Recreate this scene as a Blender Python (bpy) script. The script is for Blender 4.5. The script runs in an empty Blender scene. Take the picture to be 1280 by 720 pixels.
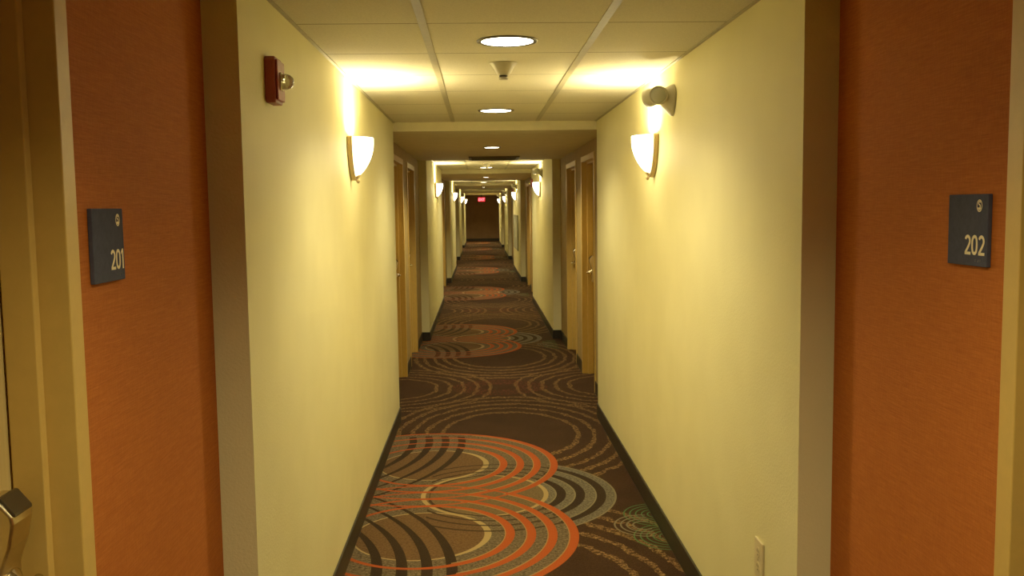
import bpy, bmesh, math, random
from mathutils import Matrix, Vector
random.seed(7)
PI = math.pi
D = bpy.data
col = bpy.context.scene.collection
scene = bpy.context.scene

# ------------------------------------------------------------------ dimensions (metres; x right, y down the corridor, z up)
XL, XR = -.6164, .8643            # corridor wall faces
RL, RR = -.709, .958              # recessed wall faces in the door alcoves
ZC, ZD = 2.198, 2.133             # tile ceiling / lower plaster ceiling over the alcoves
YA, LEN, PER = 2.4573, 4.332, 8.5 # first wall block start, block length, repeat
NB = 5
YEND, YBACK = 43.8, -1.7
MIDX = .1232
def A(k): return YA + PER*k
def B(k): return YA + PER*k + LEN

# ------------------------------------------------------------------ node helpers
class S:
    """a float socket with arithmetic"""
    def __init__(s, nt, k): s.nt, s.k = nt, k
    def m(s, op, *o, clamp=False):
        n = s.nt.nodes.new('ShaderNodeMath'); n.operation = op; n.use_clamp = clamp
        for i, v in enumerate((s,)+o):
            if isinstance(v, S): s.nt.links.new(v.k, n.inputs[i])
            else: n.inputs[i].default_value = v
        return S(s.nt, n.outputs[0])
    def __add__(s, o): return s.m('ADD', o)
    __radd__ = __add__
    def __sub__(s, o): return s.m('SUBTRACT', o)
    def __rsub__(s, o): return (s*-1.0)+o
    def __mul__(s, o): return s.m('MULTIPLY', o)
    __rmul__ = __mul__
    def __truediv__(s, o): return s.m('DIVIDE', o)
    def lt(s, o): return s.m('LESS_THAN', o)
    def gt(s, o): return s.m('GREATER_THAN', o)
    def abs(s): return s.m('ABSOLUTE')
    def max(s, o): return s.m('MAXIMUM', o)
    def min(s, o): return s.m('MINIMUM', o)
    def inv(s): return s*-1.0+1.0
    def sqrt(s): return s.m('SQRT')
    def floor(s): return s.m('FLOOR')
    def fmod(s, o): return s.m('FLOORED_MODULO', o)

def new_mat(name):
    m = D.materials.new(name); m.use_nodes = True
    nt = m.node_tree; b = nt.nodes['Principled BSDF']
    return m, nt, b

def noise(nt, scale=(1,1,1), size=5, detail=3, rough=.6, coord='Object'):
    tc = nt.nodes.new('ShaderNodeTexCoord'); mp = nt.nodes.new('ShaderNodeMapping')
    mp.inputs['Scale'].default_value = scale
    nt.links.new(tc.outputs[coord], mp.inputs['Vector'])
    n = nt.nodes.new('ShaderNodeTexNoise')
    n.inputs['Scale'].default_value = size; n.inputs['Detail'].default_value = detail; n.inputs['Roughness'].default_value = rough
    nt.links.new(mp.outputs[0], n.inputs['Vector'])
    return n.outputs['Fac']

def ramp(nt, fac, stops):
    r = nt.nodes.new('ShaderNodeValToRGB'); e = r.color_ramp.elements
    e[0].position, e[0].color = stops[0][0], (*stops[0][1], 1)
    e[1].position, e[1].color = stops[-1][0], (*stops[-1][1], 1)
    for p, c in stops[1:-1]:
        x = e.new(p); x.color = (*c, 1)
    nt.links.new(fac, r.inputs[0]); return r.outputs[0]

def bump(nt, b, h, strength, dist=.002):
    n = nt.nodes.new('ShaderNodeBump'); n.inputs['Strength'].default_value = strength; n.inputs['Distance'].default_value = dist
    nt.links.new(h, n.inputs['Height']); nt.links.new(n.outputs[0], b.inputs['Normal'])

def plain(name, c, rough=.5, metal=0, var=.08, scale=30, bmp=0, spec=.5):
    m, nt, b = new_mat(name)
    f = noise(nt, size=scale)
    lo = tuple(x*(1-var) for x in c); hi = tuple(min(1, x*(1+var)) for x in c)
    nt.links.new(ramp(nt, f, [(.3, lo), (.7, hi)]), b.inputs['Base Color'])
    b.inputs['Roughness'].default_value = rough; b.inputs['Metallic'].default_value = metal
    b.inputs['Specular IOR Level'].default_value = spec
    if bmp: bump(nt, b, f, bmp)
    return m

def glow(name, c, strength, base=(.8,.8,.8)):
    m, nt, b = new_mat(name)
    b.inputs['Base Color'].default_value = (*base, 1)
    b.inputs['Emission Color'].default_value = (*c, 1); b.inputs['Emission Strength'].default_value = strength
    return m

M = {}
# cream wall paint on orange peel texture
m, nt, b = new_mat('cream_wall_paint')
f1 = noise(nt, size=150, detail=2); f2 = noise(nt, size=2.5, detail=2)
nt.links.new(ramp(nt, f2, [(.3, (.78,.715,.40)), (.7, (.84,.775,.45))]), b.inputs['Base Color'])
b.inputs['Roughness'].default_value = .6; b.inputs['Specular IOR Level'].default_value = .25
bump(nt, b, f1, .35, .003); M['cream'] = m
# woven orange wall covering: fine level streaks
m, nt, b = new_mat('orange_woven_wallcovering')
f1 = noise(nt, scale=(1, 3.5, 90), size=5, detail=4, rough=.7); f2 = noise(nt, scale=(1, 60, 8), size=6, detail=2); f3 = noise(nt, size=1.3)
mix = nt.nodes.new('ShaderNodeMix'); mix.data_type = 'FLOAT'; mix.inputs[0].default_value = .3
nt.links.new(f1, mix.inputs[2]); nt.links.new(f2, mix.inputs[3])
nt.links.new(ramp(nt, mix.outputs[0], [(.3, (.35,.088,.014)), (.5, (.45,.124,.020)), (.7, (.56,.168,.031))]), b.inputs['Base Color'])
b.inputs['Roughness'].default_value = .75; b.inputs['Specular IOR Level'].default_value = .2
bump(nt, b, mix.outputs[0], .35, .002); M['orange'] = m
M['orange_dim'] = plain('dimmed_orange_wallcovering', (.38,.255,.085), .75, var=.08, scale=12)  # orange covering of the far alcoves, their dim light put into the colour
M['tan_plaster'] = plain('tan_plaster', (.74,.665,.42), .8, var=.05, scale=8)
# ceiling tile with fine dark cross seams every 0.61 m along the corridor
m, nt, b = new_mat('ceiling_tile')
geo = nt.nodes.new('ShaderNodeNewGeometry'); sx = nt.nodes.new('ShaderNodeSeparateXYZ'); nt.links.new(geo.outputs['Position'], sx.inputs[0])
Y = S(nt, sx.outputs['Y'])
loc = (Y - YA).fmod(PER)
seam = ((loc - .7315 + .305).fmod(.61) - .305).abs().lt(.0045)*loc.gt(.05)*loc.lt(4.2)
f = noise(nt, size=220, detail=2); base = ramp(nt, f, [(.35, (.60,.55,.40)), (.65, (.70,.64,.47))])
mx = nt.nodes.new('ShaderNodeMix'); mx.data_type = 'RGBA'; nt.links.new(seam.k, mx.inputs[0]); nt.links.new(base, mx.inputs[6]); mx.inputs[7].default_value = (.20,.16,.08,1)
nt.links.new(mx.outputs[2], b.inputs['Base Color']); b.inputs['Roughness'].default_value = .9; bump(nt, b, f, .2); M['tile'] = m
M['grid'] = plain('grid_paint', (.42,.375,.25), .5)
M['base'] = plain('black_rubber_base', (.020,.016,.012), .45, var=.2)
M['frame'] = plain('tan_frame_paint', (.60,.39,.10), .42, var=.04)
# door veneer with upright grain
m, nt, b = new_mat('door_veneer')
f = noise(nt, scale=(40, 40, 1.2), size=2, detail=5, rough=.65)
nt.links.new(ramp(nt, f, [(.3, (.48,.345,.12)), (.7, (.60,.445,.175))]), b.inputs['Base Color']); b.inputs['Roughness'].default_value = .45; M['door'] = m
M['nickel'] = plain('satin_nickel', (.62,.52,.34), .30, 1, var=.05)
M['chrome'] = plain('polished_lever', (.75,.68,.55), .12, 1, var=.03)
M['lockcap'] = plain('dark_lock_window', (.035,.025,.015), .25)
M['brass'] = plain('tan_metal_backplate', (.50,.37,.18), .38, .35, var=.06)
M['signblue'] = plain('slate_sign', (.085,.092,.135), .8, var=.1, scale=60, spec=0)
M['signtext'] = plain('cream_lettering', (.95,.84,.56), .6, var=.03)
M['signdots'] = plain('raised_dots', (.14,.14,.16), .35)
M['red'] = plain('red_alarm_plastic', (.33,.05,.04), .4, var=.06)
M['ivory'] = plain('ivory_plastic', (.72,.62,.38), .35, var=.03)
M['dark'] = plain('dark_slot', (.03,.022,.012), .6)
M['greyplastic'] = plain('warm_grey_plastic', (.50,.46,.35), .4, var=.04)
M['trimring'] = plain('bronze_trim_ring', (.10,.08,.045), .5, 0)
M['vent'] = plain('dark_grille', (.15,.12,.065), .6, var=.1)
M['ventback'] = plain('grille_inside', (.05,.04,.02), .8)
M['panel'] = plain('pale_grey_panel', (.42,.42,.34), .4, var=.04)
M['panelframe'] = plain('grey_panel_frame', (.30,.28,.20), .4)
M['endwall'] = plain('brown_end_wall', (.30,.175,.085), .8, var=.12, scale=3)
# clear strobe lens
m, nt, b = new_mat('clear_lens'); f = noise(nt, size=60)
nt.links.new(ramp(nt, f, [(.3, (.80,.78,.60)), (.7, (.95,.92,.75))]), b.inputs['Base Color'])
b.inputs['Transmission Weight'].default_value = .75; b.inputs['Roughness'].default_value = .12; b.inputs['IOR'].default_value = 1.45; M['lens'] = m
# lamp glass, glowing more at the belly than at the rim
m, nt, b = new_mat('white_glass_shade')
tc = nt.nodes.new('ShaderNodeTexCoord'); sx = nt.nodes.new('ShaderNodeSeparateXYZ'); nt.links.new(tc.outputs['Object'], sx.inputs[0])
zz = S(nt, sx.outputs['Z'])
st = ((zz/.2)*-1.8 + 6.0)
b.inputs['Base Color'].default_value = (.85,.80,.65,1); b.inputs['Roughness'].default_value = .25
b.inputs['Emission Color'].default_value = (1,.86,.55,1); nt.links.new(st.k, b.inputs['Emission Strength']); M['shade'] = m
M['lamp'] = glow('bright_lens', (1,.93,.70), 9)
M['exitred'] = glow('exit_red_face', (1,.01,.02), 0.6, (.4,.01,.01))
M['exitletter'] = glow('exit_lit_letter', (1,.12,.15), 2.0, (.6,.1,.1))

# ------------------------------------------------------------------ carpet
def carpet():
    m, nt, b = new_mat('patterned_carpet')
    geo = nt.nodes.new('ShaderNodeNewGeometry'); sp = nt.nodes.new('ShaderNodeSeparateXYZ'); nt.links.new(geo.outputs['Position'], sp.inputs[0])
    X, Y = S(nt, sp.outputs['X']), S(nt, sp.outputs['Y'])
    P, Y0 = 6.08, 4.985
    wob = S(nt, noise(nt, size=9, detail=3))
    raw = (Y - (Y0 - P/2)).fmod(P) - P/2          # -P/2..P/2 about the motif axis
    t = raw.abs()
    pile = S(nt, noise(nt, size=260, detail=2, rough=.7)); heath = S(nt, noise(nt, scale=(1,1,1), size=75, detail=2, rough=.8))
    dash = S(nt, noise(nt, size=52, detail=3, rough=.8)); broad = S(nt, noise(nt, size=4, detail=3))
    def dist(cx, ct, ry=1.0, ax=X, ay=t):
        dx = ax - cx; dy = (ay - ct)/ry if ry != 1.0 else ay - ct
        return (dx*dx + dy*dy).sqrt()
    def ring(d, r, w): return (d - r).abs().lt(w/2)
    def tring(cx, ct, r, w0, w1, pw=1.0, ay=None, ry=1.0):
        d = dist(cx, ct, ry, X, t if ay is None else ay)
        c_ = ((X - cx)/r).max(0.0)
        if pw != 1.0: c_ = c_.m('POWER', pw)
        return d, (d - r).abs().lt((c_*(w1-w0) + w0)*.5)
    def rings(d, rr, w):
        o = None
        for r in rr:
            k = ring(d, r, w); o = k if o is None else o.max(k)
        return o
    def C(c): 
        n = nt.nodes.new('ShaderNodeRGB'); n.outputs[0].default_value = (*c, 1); return n.outputs[0]
    def over(bot, top, fac):
        x = nt.nodes.new('ShaderNodeMix'); x.data_type = 'RGBA'
        nt.links.new(fac.k, x.inputs[0]); nt.links.new(bot, x.inputs[6]); nt.links.new(top, x.inputs[7]); return x.outputs[2]
    c = ramp(nt, (pile*.35+heath*.45+broad*.2).k, [(.33, (.013,.0055,.0035)), (.52, (.034,.014,.008)), (.7, (.078,.034,.015))])
    tan = ramp(nt, dash.k, [(.44, (.06,.028,.012)), (.56, (.19,.105,.038)), (.70, (.36,.22,.085))])
    dm = dash.gt(.472)
    # sparkling tan rings above and below each motif, and half rings at the walls in between
    wb = (wob - .5)*.07
    q = dist(.19, 1.37, 1.40) + wb
    tanm = rings(q, (.475,.585,.69,.79,.88), .034)
    ql = dist(-.80, 2.98) + wb; qr = dist(1.17, 2.98) + wb
    tanm = tanm.max(rings(ql, (.40,.52,.64,.76,.87), .033)).max(rings(qr, (.40,.52,.64,.76,.87), .033))
    c = over(c, tan, tanm*dm)
    # red flecks midway
    qm = dist(.15, 3.04, .8)
    c = over(c, C((.20,.035,.02)), qm.lt(.42)*qm.gt(.16)*dash.gt(.58))
    # little green and grey fan on the right
    fan = None
    for cx, cy, rr in ((.885,-.40,(.05,.08,.11,.14,.17)), (.885,-.72,(.05,.08,.11,.14,.17))):
        k = rings(dist(cx, cy, 1.0, X, raw), rr, .0075); fan = k if fan is None else fan.max(k)
    c = over(c, C((.055,.125,.042)), fan*X.lt(.868))
    k = rings(dist(.79, -.555, 1.05, X, raw), (.055,.085,.115,.145), .009)
    c = over(c, C((.17,.14,.085)), k*X.lt(.82))
    # grey disc on the axis, concentric dark rings
    dg = dist(.06, 0)
    heather = ramp(nt, heath.k, [(.36, (.060,.048,.034)), (.5, (.115,.098,.072)), (.64, (.185,.160,.115))])
    c = over(c, heather, dg.lt(.665))
    # orange-ringed discs (mirror pair), heathered ground
    do = dist(-.345, .61); di = dist(-.30, .61)
    ring_c = [(-.30-.0167*i, .425+.120*i) for i in range(4)]
    warm = ramp(nt, heath.k, [(.36, (.050,.034,.020)), (.5, (.105,.078,.048)), (.66, (.18,.135,.08))])
    c = over(c, warm, do.lt(.785))
    # tan ovals with cream outline
    dc = dist(-.31, .615)
    c = over(c, ramp(nt, heath.k, [(.35, (.078,.038,.017)), (.65, (.145,.078,.034))]), dc.lt(.325))
    c = over(c, C((.34,.24,.105)), tring(-.31, .615, .325, .010, .034, 2.0)[1])
    da = dist(.004, 0, 1.06)
    c = over(c, ramp(nt, heath.k, [(.35, (.092,.062,.030)), (.65, (.155,.108,.055))]), da.lt(.338))
    c = over(c, C((.34,.24,.105)), (da - .338).abs().lt((((X-.004)/.338).abs()*.018 + .008)*.5))
    # dark rings of the grey disc run over everything
    inner_o = do.lt(.74)
    for r in (.365,.47,.585):
        c = over(c, C((.022,.012,.009)), tring(.06, 0, r, .010, .052)[1]*inner_o.inv())
        c = over(c, C((.19,.155,.095)), ring(dg, r-.028, .008)*inner_o.inv())
    c = over(c, C((.030,.018,.012)), rings(dg, (.365,.435,.505,.585), .017)*do.lt(.76)*X.gt(-.30))
    c = over(c, C((.19,.155,.095)), ring(dg, .663, .010)*inner_o.inv())
    # broad dark sweeps in the left half
    for r in (.975,1.085,1.195,1.305):
        c = over(c, C((.022,.012,.008)), tring(-1.45, 1.13, r, .010, .050, 5.0, None, 1.12)[1]*do.lt(.72))
    # orange rings, cream inner edge
    om = cm = None
    for cx, r in ring_c:
        d_, k = tring(cx, .61, r, .022, .043); om = k if om is None else om.max(k)
        k = ring(d_, r-.022, .009)*(X - cx).gt(r*.35); cm = k if cm is None else cm.max(k)
    for cx, r in ring_c[2:]:
        om = om.max(ring(dist(cx, -.61), r, .017))
    orange = ramp(nt, pile.k, [(.3, (.27,.042,.009)), (.7, (.42,.078,.016))])
    c = over(c, C((.30,.17,.062)), cm)
    c = over(c, orange, om)
    # fade to a soft pile tone variation
    nt.links.new(c, b.inputs['Base Color'])
    b.inputs['Roughness'].default_value = .95; b.inputs['Specular IOR Level'].default_value = .1
    b.inputs['Sheen Weight'].default_value = .07; b.inputs['Sheen Roughness'].default_value = .4; b.inputs['Sheen Tint'].default_value = (1,.72,.42,1)
    bump(nt, b, pile.k, .5, .004)
    return m
M['carpet'] = carpet()

# ------------------------------------------------------------------ mesh helpers
def box(bm, x0, x1, y0, y1, z0, z1, mi=0):
    x0, x1 = min(x0,x1), max(x0,x1); y0, y1 = min(y0,y1), max(y0,y1); z0, z1 = min(z0,z1), max(z0,z1)
    v = [bm.verts.new(p) for p in ((x0,y0,z0),(x1,y0,z0),(x1,y1,z0),(x0,y1,z0),(x0,y0,z1),(x1,y0,z1),(x1,y1,z1),(x0,y1,z1))]
    fs = [bm.faces.new([v[i] for i in q]) for q in ((3,2,1,0),(4,5,6,7),(0,1,5,4),(1,2,6,5),(2,3,7,6),(3,0,4,7))]
    for f in fs: f.material_index = mi
    return v

def lathe(bm, prof, axis='z', seg=32, center=(0,0,0), cap=True, mi=0):
    """prof = list of (r, h)"""
    def P(r, a, h):
        p = (r*math.cos(a), r*math.sin(a), h)
        if axis == 'x': p = (h, r*math.cos(a), r*math.sin(a))
        if axis == 'y': p = (r*math.sin(a), h, r*math.cos(a))
        return tuple(p[i]+center[i] for i in range(3))
    rows = [[bm.verts.new(P(max(r,1e-4), 2*PI*i/seg, h)) for i in range(seg)] for r, h in prof]
    for a, c in zip(rows, rows[1:]):
        for i in range(seg):
            f = bm.faces.new((a[i], a[(i+1)%seg], c[(i+1)%seg], c[i])); f.smooth = True; f.material_index = mi
    if cap:
        bm.faces.new(list(reversed(rows[0]))).material_index = mi; bm.faces.new(rows[-1]).material_index = mi
    return rows

def prism(bm, pts, axis, h0, h1):
    """outline pts in the plane normal to axis, extruded h0..h1"""
    def P(p, h):
        return {'x': (h, p[0], p[1]), 'y': (p[0], h, p[1]), 'z': (p[0], p[1], h)}[axis]
    a = [bm.verts.new(P(p, h0)) for p in pts]; c = [bm.verts.new(P(p, h1)) for p in pts]
    bm.faces.new(a); bm.faces.new(list(reversed(c))); n = len(pts)
    for i in range(n): bm.faces.new((a[(i+1)%n], a[i], c[i], c[(i+1)%n]))

def mesh(name, bm, mats, parent=None, bevel=0, smooth=False, seg=2):
    bmesh.ops.recalc_face_normals(bm, faces=bm.faces[:])
    me = D.meshes.new(name); bm.to_mesh(me); bm.free()
    for mm in (mats if isinstance(mats, (list, tuple)) else [mats]): me.materials.append(M[mm])
    if smooth:
        for p in me.polygons: p.use_smooth = True
    o = D.objects.new(name, me); col.objects.link(o)
    if parent is not None: o.parent = parent
    if bevel:
        bv = o.modifiers.new('bevel', 'BEVEL'); bv.width = bevel; bv.segments = seg; bv.limit_method = 'ANGLE'; bv.angle_limit = math.radians(40)
    return o

def NB_(): return bmesh.new()
def struct(o): o['kind'] = 'structure'; return o
def thing(name, label, cat, loc=(0,0,0), rotz=0, group=None):
    o = D.objects.new(name, None); o.empty_display_size = .05; col.objects.link(o)
    o.location = loc; o.rotation_euler = (0, 0, rotz); o['label'] = label; o['category'] = cat
    if group: o['group'] = group
    return o
kids = {}
def dup(root, loc, rotz, label, group=None):
    r = root.copy(); col.objects.link(r); r.location = loc; r.rotation_euler = (0, 0, rotz); r['label'] = label
    if group: r['group'] = group
    for ch in [o for o in D.objects if o.parent == root]:
        c = ch.copy(); col.objects.link(c); c.parent = r
        for g in [o for o in D.objects if o.parent == ch]:
            d = g.copy(); col.objects.link(d); d.parent = c
    return r
def text_mesh(name, s, size, mat, parent, mtx, offset=0, extrude=.0006, sx=1.0, align='RIGHT'):
    cu = D.curves.new('tmp', 'FONT'); cu.body = s; cu.size = size; cu.extrude = extrude; cu.offset = offset; cu.align_x = align
    o = D.objects.new('tmp', cu); col.objects.link(o)
    bpy.context.view_layer.update()
    me = D.meshes.new_from_object(o.evaluated_get(bpy.context.evaluated_depsgraph_get()))
    D.objects.remove(o); D.curves.remove(cu)
    me.name = name; me.transform(mtx @ Matrix.Diagonal((sx,1,1,1))); me.materials.clear(); me.materials.append(M[mat])
    t = D.objects.new(name, me); col.objects.link(t); t.parent = parent
    return t
# local wall frame: +x out of the wall, +y reading direction, +z up. left wall: rotz 0, right wall: rotz pi
READ = Matrix(((0,0,1,0),(1,0,0,0),(0,1,0,0),(0,0,0,1)))

# ------------------------------------------------------------------ room shell
def openings(k):
    """door openings in the alcove that ends at block k"""
    b_ = A(k)
    o = [(b_-1.813, b_-.813)]
    if k > 0: o.append((B(k-1)+.87, B(k-1)+1.87))
    return sorted(o) if k <= 2 else []
HEAD = 2.03
def alcoves():
    out = [(YBACK, A(0), openings(0))]
    for k in range(1, NB): out.append((B(k-1), A(k), openings(k)))
    out.append((B(NB-1), YEND, []))
    return out
TH = .2
for side, s, X, R in (('left', -1, XL, RL), ('right', 1, XR, RR)):
    bm = NB_()
    for k in range(NB): box(bm, X, R+s*TH, A(k), B(k), 0, ZC, 0)
    for a, b_, ops in alcoves():
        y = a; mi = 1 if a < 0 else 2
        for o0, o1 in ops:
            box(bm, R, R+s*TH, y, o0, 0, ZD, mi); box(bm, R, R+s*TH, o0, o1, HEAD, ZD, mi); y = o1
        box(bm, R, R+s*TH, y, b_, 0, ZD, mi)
    struct(mesh('wall_'+side, bm, ['cream', 'orange', 'orange_dim']))
    # black rubber base following every face of that wall
    bm = NB_(); t = s*-.008; H = .104
    for k in range(NB):
        box(bm, X, X+t, A(k)-.008, B(k)+.008, .0, H)
        box(bm, X+t*0, R, A(k)-.008, A(k), 0, H); box(bm, X, R, B(k), B(k)+.008, 0, H)
    for a, b_, ops in alcoves():
        y = a+.009
        for o0, o1 in ops:
            box(bm, R, R+t, y, o0, 0, H); y = o1
        box(bm, R, R+t, y, b_-.009, 0, H)
    struct(mesh('baseboard_'+side, bm, 'base'))
bm = NB_(); box(bm, RL-TH, RR+TH, YEND, YEND+.15, 0, ZD); struct(mesh('wall_end', bm, 'endwall'))
bm = NB_(); box(bm, RL, RR, YEND-.01, YEND, 0, .11); struct(mesh('baseboard_end', bm, 'base'))
bm = NB_(); box(bm, RL-TH, RR+TH, YBACK-.15, YBACK, 0, ZD); struct(mesh('wall_back', bm, 'cream'))
bm = NB_(); box(bm, RL-TH, RR+TH, YBACK-.15, YEND+.15, -.1, 0); struct(mesh('floor', bm, 'carpet'))
bm = NB_()
for k in range(NB): box(bm, RL-TH, RR+TH, A(k), B(k), ZC, ZC+.12, 0)
for a, b_, _ in alcoves(): box(bm, RL-TH, RR+TH, a-(.15 if a == YBACK else 0), b_+(.15 if b_ == YEND else 0), ZD, ZC+.12, 1)
ceil = struct(mesh('ceiling', bm, ['tile', 'tan_plaster']))
bm = NB_()
for k in range(NB):
    for x in (MIDX-.305, MIDX+.305): box(bm, x-.014, x+.014, A(k)+.0, A(k)+4.30, ZC-.004, ZC)
    for x, s in ((XL, 1), (XR, -1)): box(bm, x, x+s*.014, A(k), B(k), ZC-.004, ZC)
g = mesh('ceiling_grid', bm, 'grid', ceil); g['kind'] = 'structure'

# ------------------------------------------------------------------ doors: frame, panel, card lock. local frame as for wall things; y 0..1 across the opening
def door_meshes(flip):
    f = (lambda y: 1-y) if flip else (lambda y: y)
    fr = NB_()
    def bx(bm, x0, x1, y0, y1, z0, z1): box(bm, x0, x1, f(y0), f(y1), z0, z1)
    e = .001
    bx(fr, -.16, .008, e, .05, 0, HEAD-e); bx(fr, -.16, .008, .95, 1-e, 0, HEAD-e); bx(fr, -.16, .008, .05, .95, HEAD-.05, HEAD-e)
    bx(fr, -.096, -.043, .05, .071, 0, HEAD-.05); bx(fr, -.096, -.043, .929, .95, 0, HEAD-.05); bx(fr, -.096, -.043, .068, .932, HEAD-.068, HEAD-.05)
    pn = NB_(); bx(pn, -.142, -.100, .053, .947, .008, HEAD-.053)
    return fr, pn
def make_door(n, y0, s, flip):
    # flip: latch at low local y instead of high
    root = D.objects.new('door_%d' % n, None); root.empty_display_size = .1; col.objects.link(root); struct(root)
    R = RL if s < 0 else RR
    root.location = (R, y0 if s < 0 else y0+1, 0); root.rotation_euler = (0, 0, 0 if s < 0 else PI)
    fr, pn = door_meshes(False)
    mesh('door_frame', fr, 'frame', root, .002); mesh('door_panel', pn, 'door', root, .002)
    # latch side is the far side (higher world y): local y high on the left wall, low on the right wall
    d = -1 if s < 0 else 1                    # towards the hinge
    yc = .866 if s < 0 else .134
    z0 = .912; fx = -.100
    bm = NB_()
    prism(bm, [(fx, z0+.205), (fx+.026, z0+.205), (fx+.048, z0+.178), (fx+.050, z0+.165), (fx+.042, z0+.125), (fx+.032, z0+.100), (fx+.027, z0+.085), (fx+.026, z0-.03), (fx+.022, z0-.04), (fx, z0-.04)], 'y', yc-.034, yc+.034)
    lk = mesh('card_lock', bm, 'nickel', root, .004)
    bm = NB_()
    prism(bm, [(fx+.024, z0+.2095), (fx+.030, z0+.2085), (fx+.0515, z0+.182), (fx+.0520, z0+.176), (fx+.046, z0+.178)], 'y', yc-.030, yc+.030)
    mesh('reader_window', bm, 'lockcap', lk, .002)
    bm = NB_()
    lathe(bm, [(.026, fx+.026), (.026, fx+.031), (.016, fx+.036), (.011, fx+.042), (.011, fx+.070)], 'x', 24, (0, yc, z0+.055))
    # lever: a curved tapering bar running to the hinge side
    sec = []
    for i in range(13):
        u = i/12; y = yc + d*(-.012+.125*u); x = fx+.064+.008*math.sin(u*PI)-.012*u*u; w = .011-.003*u; h = .012-.004*u
        sec.append([bm.verts.new((x+w*math.cos(a), y, z0+.055+h*math.sin(a))) for a in [2*PI*j/12 for j in range(12)]])
    for p, q in zip(sec, sec[1:]):
        for j in range(12): bm.faces.new((p[j], p[(j+1)%12], q[(j+1)%12], q[j])).smooth = True
    bm.faces.new(sec[0]); bm.faces.new(sec[-1])
    mesh('lever_handle', bm, 'chrome', lk)
    return root
n = 1
for k in range(3):
    for o0, o1 in reversed(openings(k)):
        for s in (-1, 1):
            make_door(n, o0, s, False); n += 1

# ------------------------------------------------------------------ wall sconces
def shade_bm():
    bm = NB_(); H = .182; seg = 28; rows = []; N = 18
    def r(t): return math.sin(min(1, t*1.12)*PI/2)**.66
    for i in range(N+1):
        t = .012 + (1-.012)*i/N; k = r(t); row = []
        for j in range(seg+1):
            a = -PI/2 + PI*j/seg
            row.append(bm.verts.new((.026+.084*k*math.cos(a)**.9 if math.cos(a) > 1e-6 else .026, .106*k*math.sin(a), H*t)))
        rows.append(row)
    for p, q in zip(rows, rows[1:]):
        for j in range(seg): bm.faces.new((p[j], p[j+1], q[j+1], q[j])).smooth = True
    return bm
def make_sconce(label, loc, rz):
    t = thing('wall_sconce', label, 'wall lamp', loc, rz, None)
    o = mesh('glass_shade', shade_bm(), 'shade', t, smooth=True)
    so = o.modifiers.new('thick', 'SOLIDIFY'); so.thickness = .004; so.offset = 0
    pts = []
    for i in range(25):
        u = i/24; tt = u*1.0; pts.append((.117*math.sin(min(1, tt*1.1)*PI/2)**.62 if tt > 0 else 0, -.022+.208*tt))
    out = pts + [(-y, z) for y, z in reversed(pts) if y > 0]
    bm = NB_(); prism(bm, out, 'x', 0, .026); mesh('backplate', bm, 'brass', t, .006)
    bm = NB_(); lathe(bm, [(.002,-.034),(.007,-.030),(.010,-.023),(.008,-.015),(.005,-.010),(.009,-.004),(.014,.003),(.012,.010)], 'z', 20, (.034,0,0)); mesh('finial', bm, 'brass', t, smooth=True)
    return t
UPL = D.lights.new('sconce_uplight', 'AREA'); UPL.shape = 'ELLIPSE'; UPL.size = .055; UPL.size_y = .10; UPL.energy = 6.5; UPL.color = (1,.85,.44); UPL.spread = math.radians(150)
DNL = D.lights.new('sconce_glow', 'POINT'); DNL.energy = 1.5; DNL.color = (1,.85,.44); DNL.shadow_soft_size = .05
words = ['nearest', 'second', 'third', 'fourth', 'farthest']
SZ = 1.735
src = None
for k in range(NB):
    for s in (-1, 1):
        nm = 'left' if s < 0 else 'right'
        lab = '%s lit half-bowl glass sconce on the %s corridor wall%s' % (words[k] + (' along' if 0 < k < 4 else ''), nm, '' if s < 0 else ', below an emergency light')
        lab = lab.replace(' along lit', ' lit')
        loc = (XL if s < 0 else XR, A(k)+(2.05 if s < 0 else 2.10), SZ)
        if src is None: src = make_sconce(lab, loc, 0)
        else: dup(src, loc, 0 if s < 0 else PI, lab)
        L = D.objects.new('sconce_uplight', UPL); col.objects.link(L)
        L.location = (loc[0]-s*.062, loc[1], SZ+.155); L.rotation_euler = (PI, 0, 0)
        L = D.objects.new('sconce_glow', DNL); col.objects.link(L)
        L.location = (loc[0]-s*.24, loc[1], SZ+.08)

# ------------------------------------------------------------------ downlights
def make_down(label, loc, r):
    t = thing('ceiling_downlight', label, 'ceiling light', loc)
    bm = NB_(); lathe(bm, [(r*.90, 0), (r*.90,-.004), (r*.96,-.006), (r*1.06,-.004), (r*1.07, 0)], 'z', 48, cap=False); mesh('trim_ring', bm, 'trimring', t, smooth=True)
    bm = NB_(); lathe(bm, [(r*.91, -.0005), (r*.91, -.003), (r*.5,-.0045), (.002,-.005)], 'z', 48); mesh('lens', bm, 'lamp', t, smooth=True)
    return t
def spot(loc, e, ang, blend=.6):
    l = D.lights.new('downlight_or_fill_beam', 'SPOT'); l.energy = e; l.color = (1,.85,.44); l.spot_size = math.radians(ang); l.spot_blend = blend; l.shadow_soft_size = .05
    o = D.objects.new('downlight_or_fill_beam', l); col.objects.link(o); o.location = (loc[0], loc[1], loc[2]-.012)
big = make_down('large round ceiling light nearest the camera, in a tile of the corridor ceiling', (.114, 3.525, ZC), .108)
dup(big, (.116, 6.015, ZC), 0, 'second large round ceiling light, behind the cone-shaped sprinkler head')
dup(big, (.116, 6.015+PER, ZC), 0, 'round ceiling light half hidden by the second sprinkler, between the far sconces')
dup(big, (.116, 6.015+2*PER, ZC), 0, 'round ceiling light in the third stretch of tiled ceiling, small in the distance')
for y in (3.525, 6.015): spot((.114, y, ZC), 35, 138, .65)
for k in (1, 2): spot((.114, 6.015+k*PER, ZC), 35, 138, .65)
sm = make_down('small glaring round light in the dark lowered ceiling before the second sconces', (.125, 8.657, ZD), .078)
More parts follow.
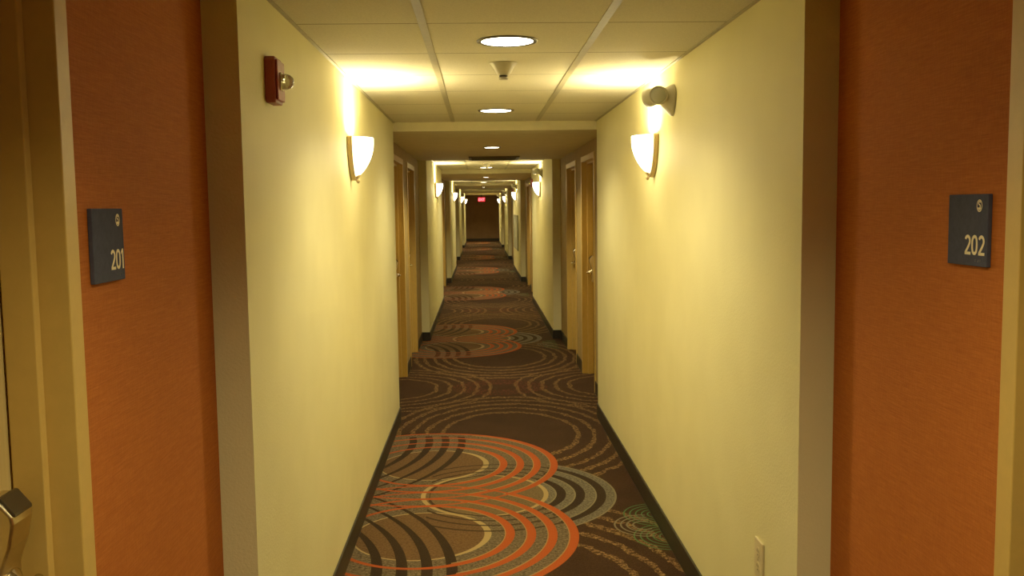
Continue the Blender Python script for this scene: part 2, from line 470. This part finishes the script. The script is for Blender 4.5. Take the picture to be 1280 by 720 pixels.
dup(sm, (.125, 8.657+PER, ZD), 0, 'small round light in the second dark lowered ceiling down the hall')
dup(sm, (.125, 8.657+2*PER, ZD), 0, 'small round light in the third dark lowered ceiling down the hall')
for k in (0, 1, 2, 3, 3.78): spot((.125, 8.657+k*PER, ZD), 62, 140)  # last spot has no fixture: fill light added to brighten the end wall
# the light over the doorway where the photograph was taken, above the camera
dup(sm, (.125, 1.15, ZD), 0, 'small round light in the lowered ceiling over the nearest pair of doors')
spot((.125, 1.15, ZD), 62, 142, 1.0)

# ------------------------------------------------------------------ sprinklers
def make_sprinkler(label, loc):
    t = thing('ceiling_sprinkler', label, 'sprinkler', loc)
    bm = NB_(); lathe(bm, [(.062,0),(.060,-.004),(.050,-.014),(.032,-.044),(.027,-.052)], 'z', 32); mesh('cone_cup', bm, 'greyplastic', t, smooth=True)
    bm = NB_(); lathe(bm, [(.018,-.052),(.018,-.060)], 'z', 24); mesh('neck', bm, 'dark', t)
    bm = NB_(); lathe(bm, [(.020,-.060),(.021,-.064),(.019,-.070)], 'z', 24); mesh('deflector', bm, 'greyplastic', t)
    return t
sp = make_sprinkler('beige cone-shaped sprinkler with dark tip between the two nearest large ceiling lights', (.113, 4.065, ZC))
dup(sp, (.116, 13.25, ZC), 0, 'second cone-shaped sprinkler, hanging in front of a far round ceiling light')

# ------------------------------------------------------------------ fire alarm strobes
def make_alarm(label, loc, rz):
    t = thing('fire_alarm', label, 'fire alarm', loc, rz)
    bm = NB_(); prism(bm, [(-.055,-.056),(-.045,-.067),(.045,-.067),(.055,-.056),(.055,.056),(.045,.067),(-.045,.067),(-.055,.056)], 'x', 0, .030)
    box(bm, .030, .038, -.047, .047, -.058, .058); mesh('housing', bm, 'red', t, .006, seg=3)
    bm = NB_(); box(bm, .038, .041, -.022, .022, -.028, .024); mesh('lens_mount', bm, 'ivory', t, .002)
    bm = NB_()
    lathe(bm, [(.023,.041),(.024,.050),(.020,.064),(.012,.072),(.003,.075)], 'x', 10, (0,0,-.002)); mesh('strobe_lens', bm, 'lens', t)
    return t
al = make_alarm('red fire alarm strobe high on the left wall before the nearest sconce', (XL, 2.795, 1.957), 0)
dup(al, (XR, 14.9, 1.957), PI, 'small red fire alarm on the right wall past the second right-hand sconce')
dup(al, (XR, 23.3, 1.957), PI, 'tiny red fire alarm on the right wall past the third right-hand sconce')

# ------------------------------------------------------------------ emergency lights
def make_emergency(label, loc, rz):
    t = thing('emergency_light', label, 'emergency light', loc, rz)
    bm = NB_(); rows = []
    for h, k in ((0,1.0),(.010,1.0),(.016,.95),(.034,.74),(.052,.56),(.060,.44)):
        row = []
        for i in range(36):
            a = 2*PI*i/36; lowr = math.sin(a) < 0
            row.append(bm.verts.new((h, .068*k*math.cos(a)*(1+.22*math.sin(a) if lowr else 1), (.056 if not lowr else .082)*k*math.sin(a)+.012*(1-k))))
        rows.append(row)
    for p, q in zip(rows, rows[1:]):
        for i in range(36): bm.faces.new((p[i], p[(i+1)%36], q[(i+1)%36], q[i])).smooth = True
    bm.faces.new(rows[0]); bm.faces.new(rows[-1])
    mesh('canopy', bm, 'greyplastic', t)
    for nm, cy, cx, yaw, pit in (('a', .024, .066, 66, -6), ('b', -.040, .088, -48, -8)):
        hd = NB_()
        lathe(hd, [(.012,-.030),(.024,-.027),(.031,-.016),(.034,.004),(.035,.022),(.032,.024),(.029,.021)], 'x', 28, cap=True)
        ln = NB_(); lathe(ln, [(.028,.0215),(.026,.0235),(.016,.0265),(.002,.0275)], 'x', 28)
        mt = Matrix.Translation((cx, cy, .006)) @ Matrix.Scale(1.18, 4) @ Matrix.Rotation(math.radians(yaw), 4, 'Z') @ Matrix.Rotation(math.radians(-pit), 4, 'Y')
        bmesh.ops.transform(hd, matrix=mt, verts=hd.verts[:]); bmesh.ops.transform(ln, matrix=mt, verts=ln.verts[:])
        h = mesh('lamp_head', hd, 'greyplastic', t, smooth=False)
        mesh('head_lens', ln, 'panel', h, smooth=True)
    return t
em = make_emergency('twin-headed grey emergency light above the nearest right-hand sconce', (XR, 4.115, 2.052), PI)
for k in range(1, NB):
    dup(em, (XR, 4.115+PER*k, 2.052), PI, 'small grey emergency light above the %s right-hand sconce' % words[k])

# ------------------------------------------------------------------ room number signs
def make_sign(num, label, loc, rz):
    t = thing('room_number_sign', label, 'room sign', loc, rz)
    bm = NB_(); box(bm, 0, .009, -.0725, .0725, -.069, .069); mesh('plaque', bm, 'signblue', t, .0015)
    fx = .0094
    # numerals: bold condensed strokes
    bm = NB_(); hgt = .0385; y = .0655; zb = -.0475
    def stroke(path, w, y0):
        prev = None
        for i, p in enumerate(path):
            q0, q1 = path[max(0,i-1)], path[min(len(path)-1,i+1)]
            d = Vector((q1[0]-q0[0], q1[1]-q0[1])).normalized(); nx, nz = -d.y*w/2, d.x*w/2
            cur = (bm.verts.new((fx, y0+p[0]+nx, zb+p[1]+nz)), bm.verts.new((fx, y0+p[0]-nx, zb+p[1]-nz)))
            if prev: bm.faces.new((prev[0], cur[0], cur[1], prev[1]))
            prev = cur
    W, T = .0225, .0060
    for ch in reversed(num):
        if ch == '1':
            w = .0125; y0 = y-w
            for q in (((w-T-.0003,0),(w-.0003,0),(w-.0003,hgt),(w-T-.0003,hgt)), ((w-T,hgt),(w-T,hgt-.0062),(.0005,hgt-.0115),(.0005,hgt-.0060))):
                bm.faces.new([bm.verts.new((fx, y0+a, zb+c)) for a, c in q])
        elif ch == '0':
            w = W; y0 = y-w; rx, rz_ = (w-T)/2, (hgt-T)/2
            stroke([(w/2+rx*math.copysign(abs(math.cos(a))**.8, math.cos(a)), hgt/2+rz_*math.copysign(abs(math.sin(a))**.8, math.sin(a))) for a in [2*PI*i/40 for i in range(41)]], T, y0)
        else:
            w = W; y0 = y-w; r_ = (w-T)/2; cz_ = hgt-T/2-r_*1.08
            arc = [(w/2-.0006+r_*math.cos(a), cz_+r_*1.08*math.sin(a)) for a in [math.radians(158-i*(158+28)/18) for i in range(19)]]
            stroke(arc+[(w*.62, hgt*.42), (w*.36, hgt*.24), (T*.62, T*.7)], T, y0)
            bm.faces.new([bm.verts.new((fx, y0+a, zb+c)) for a, c in ((.0008,0),(w,0),(w,T*.92),(.0008,T*.92))])
        y -= w+.0022
    mesh('room_number', bm, 'signtext', t)
    # small round emblem in the upper corner
    bm = NB_(); cy, cz, n_ = .044, .047, 32
    def el(rx, rz_): return [bm.verts.new((fx+.0004, cy+rx*math.cos(2*PI*i/n_), cz+rz_*math.sin(2*PI*i/n_))) for i in range(n_)]
    a, c = el(.0098,.0118), el(.0078,.0097)
    for i in range(n_): bm.faces.new((a[i], a[(i+1)%n_], c[(i+1)%n_], c[i]))
    lo = [bm.verts.new((fx+.0004, cy+.0062*math.cos(q), cz-.0035+.0050*math.sin(q))) for q in [PI+PI*i/12 for i in range(13)]]
    bm.faces.new(lo)
    # S-shaped stroke
    path = [(.0040,.0062),(.0012,.0080),(-.0028,.0070),(-.0038,.0045),(-.0012,.0024),(.0024,.0010),(.0036,-.0014),(.0010,-.0034)]
    prev = None
    for i, (py, pz) in enumerate(path):
        q0, q1 = path[max(0,i-1)], path[min(len(path)-1,i+1)]; d = Vector((q1[0]-q0[0], q1[1]-q0[1])).normalized(); nx, nz = -d.y*.0013, d.x*.0013
        cur = (bm.verts.new((fx+.0004, cy+py+nx, cz+pz+nz)), bm.verts.new((fx+.0004, cy+py-nx, cz+pz-nz)))
        if prev: bm.faces.new((prev[0], cur[0], cur[1], prev[1]))
        prev = cur
    mesh('emblem', bm, 'signtext', t)
    bm = NB_()
    cells = {'2': (0,1), '0': (1,2,3), '1': (0,)}
    for i, ch in enumerate(num):
        for d_ in cells[ch]:
            lathe(bm, [(.0011,0),(.0009,.0007),(.0003,.0009)], 'x', 8, (.009, .034+.0085*i+.0028*(d_//2), -.0565-.0028*(d_%2)))
    mesh('braille_dots', bm, 'signdots', t)
    return t
make_sign('201', 'slate blue room sign reading 201 on the orange wall at left', (RL, 1.772, 1.516), 0)
make_sign('202', 'slate blue room sign reading 202 on the orange wall at right', (RR, 1.772, 1.522), PI)

# ------------------------------------------------------------------ electrical outlet low on the right
t = thing('electrical_outlet', 'ivory electrical outlet low on the right wall near the bottom edge', 'outlet', (XR, 2.79, .465), PI)
bm = NB_(); box(bm, 0, .007, -.040, .040, -.062, .062); mesh('cover_plate', bm, 'ivory', t, .003)
for z in (-.024, .024):
    bm = NB_(); pts = [(.0165*math.cos(a) if abs(math.cos(a)) < .9 else .0165*math.copysign(.93, math.cos(a)), z+.0165*math.sin(a)) for a in [2*PI*i/24 for i in range(24)]]
    prism(bm, pts, 'x', .007, .0085); rc = mesh('receptacle', bm, 'ivory', t)
    bm = NB_()
    for y, h in ((-.0065,.0045),(.0065,.0038)): box(bm, .0085, .0089, y-.0012, y+.0012, z+.001-h+.003, z+.001+h+.003)
    lathe(bm, [(.0027,.0085),(.0027,.0089)], 'x', 12, (0,0,z-.009)); mesh('slots', bm, 'dark', rc)
bm = NB_(); lathe(bm, [(.0035,.007),(.003,.0084)], 'x', 14); mesh('screw', bm, 'nickel', t)

# ------------------------------------------------------------------ exit sign, grille, wall panel
t = thing('exit_sign', 'glowing red EXIT sign hanging at the far end of the corridor', 'exit sign', (.10, 41.6, ZD))
bm = NB_(); box(bm, -.17, .17, -.025, .025, -.31, -.10); mesh('housing', bm, 'dark', t, .006)
bm = NB_(); lathe(bm, [(.02,-.10),(.02,-.012),(.06,-.008),(.06,0)], 'z', 20); mesh('mount', bm, 'dark', t)
bm = NB_(); box(bm, -.158, .158, -.029, -.025, -.298, -.112); mesh('face_panel', bm, 'exitred', t)
text_mesh('lettering', 'EXIT', .17, 'exitletter', t, Matrix.Translation((0, -.0305, -.265)) @ Matrix(((1,0,0,0),(0,0,-1,0),(0,1,0,0),(0,0,0,1))), offset=.004, sx=.8, align='CENTER')

t = thing('ceiling_grille', 'dark rectangular air grille in the lowered ceiling before the second sconces', 'air vent', (.17, 10.55, ZD))
bm = NB_()
for x0, x1, y0, y1 in ((-.28,.28,-.34,-.31),(-.28,.28,.31,.34),(-.28,-.25,-.31,.31),(.25,.28,-.31,.31)): box(bm, x0, x1, y0, y1, -.012, 0)
mesh('frame', bm, 'vent', t, .002)
bm = NB_()
for i in range(15):
    y = -.29+.58*i/14; v = box(bm, -.25, .25, y-.002, y+.002, -.012, -.002)
mesh('slats', bm, 'vent', t)
bm = NB_(); box(bm, -.25, .25, -.31, .31, -.002, -.0005); mesh('backing', bm, 'ventback', t)

t = thing('wall_panel', 'long pale grey framed panel on the right wall of the third stretch', 'panel', (XR, 21.9, .99), PI)
bm = NB_(); box(bm, 0, .014, -1.1, 1.1, -.37, .37); mesh('board', bm, 'panel', t)
bm = NB_()
for y0, y1, z0, z1 in ((-1.14,1.14,.37,.40),(-1.14,1.14,-.40,-.37),(-1.14,-1.1,-.37,.37),(1.1,1.14,-.37,.37)): box(bm, 0, .022, y0, y1, z0, z1)
mesh('frame', bm, 'panelframe', t, .003)

# ------------------------------------------------------------------ world, camera
w = D.worlds.new('dim_hall'); scene.world = w; w.use_nodes = True
w.node_tree.nodes['Background'].inputs[0].default_value = (1,.75,.4,1); w.node_tree.nodes['Background'].inputs[1].default_value = .02
scene.view_settings.view_transform = 'Standard'; scene.view_settings.look = 'None'; scene.view_settings.exposure = .84; scene.view_settings.gamma = 1.12

F, pit, yaw, rol, CH = 1155.018, -.08746, -.03396, -.01305, 1.57807
cy, sy, cp, sp_, cr, sr = math.cos(yaw), math.sin(yaw), math.cos(pit), math.sin(pit), math.cos(rol), math.sin(rol)
Mw = Matrix(((cr,0,sr),(0,1,0),(-sr,0,cr))) @ Matrix(((1,0,0),(0,cp,sp_),(0,-sp_,cp))) @ Matrix(((cy,sy,0),(-sy,cy,0),(0,0,1)))
right, fwd, up = Mw[0], Mw[1], Mw[2]
cam = D.cameras.new('camera'); cam.sensor_width = 36; cam.lens = 36*F/1280; cam.clip_start = .02; cam.clip_end = 200
co = D.objects.new('camera', cam); col.objects.link(co)
co.matrix_world = Matrix(((right[0], up[0], -fwd[0], 0), (right[1], up[1], -fwd[1], 0), (right[2], up[2], -fwd[2], CH), (0,0,0,1)))
scene.camera = co
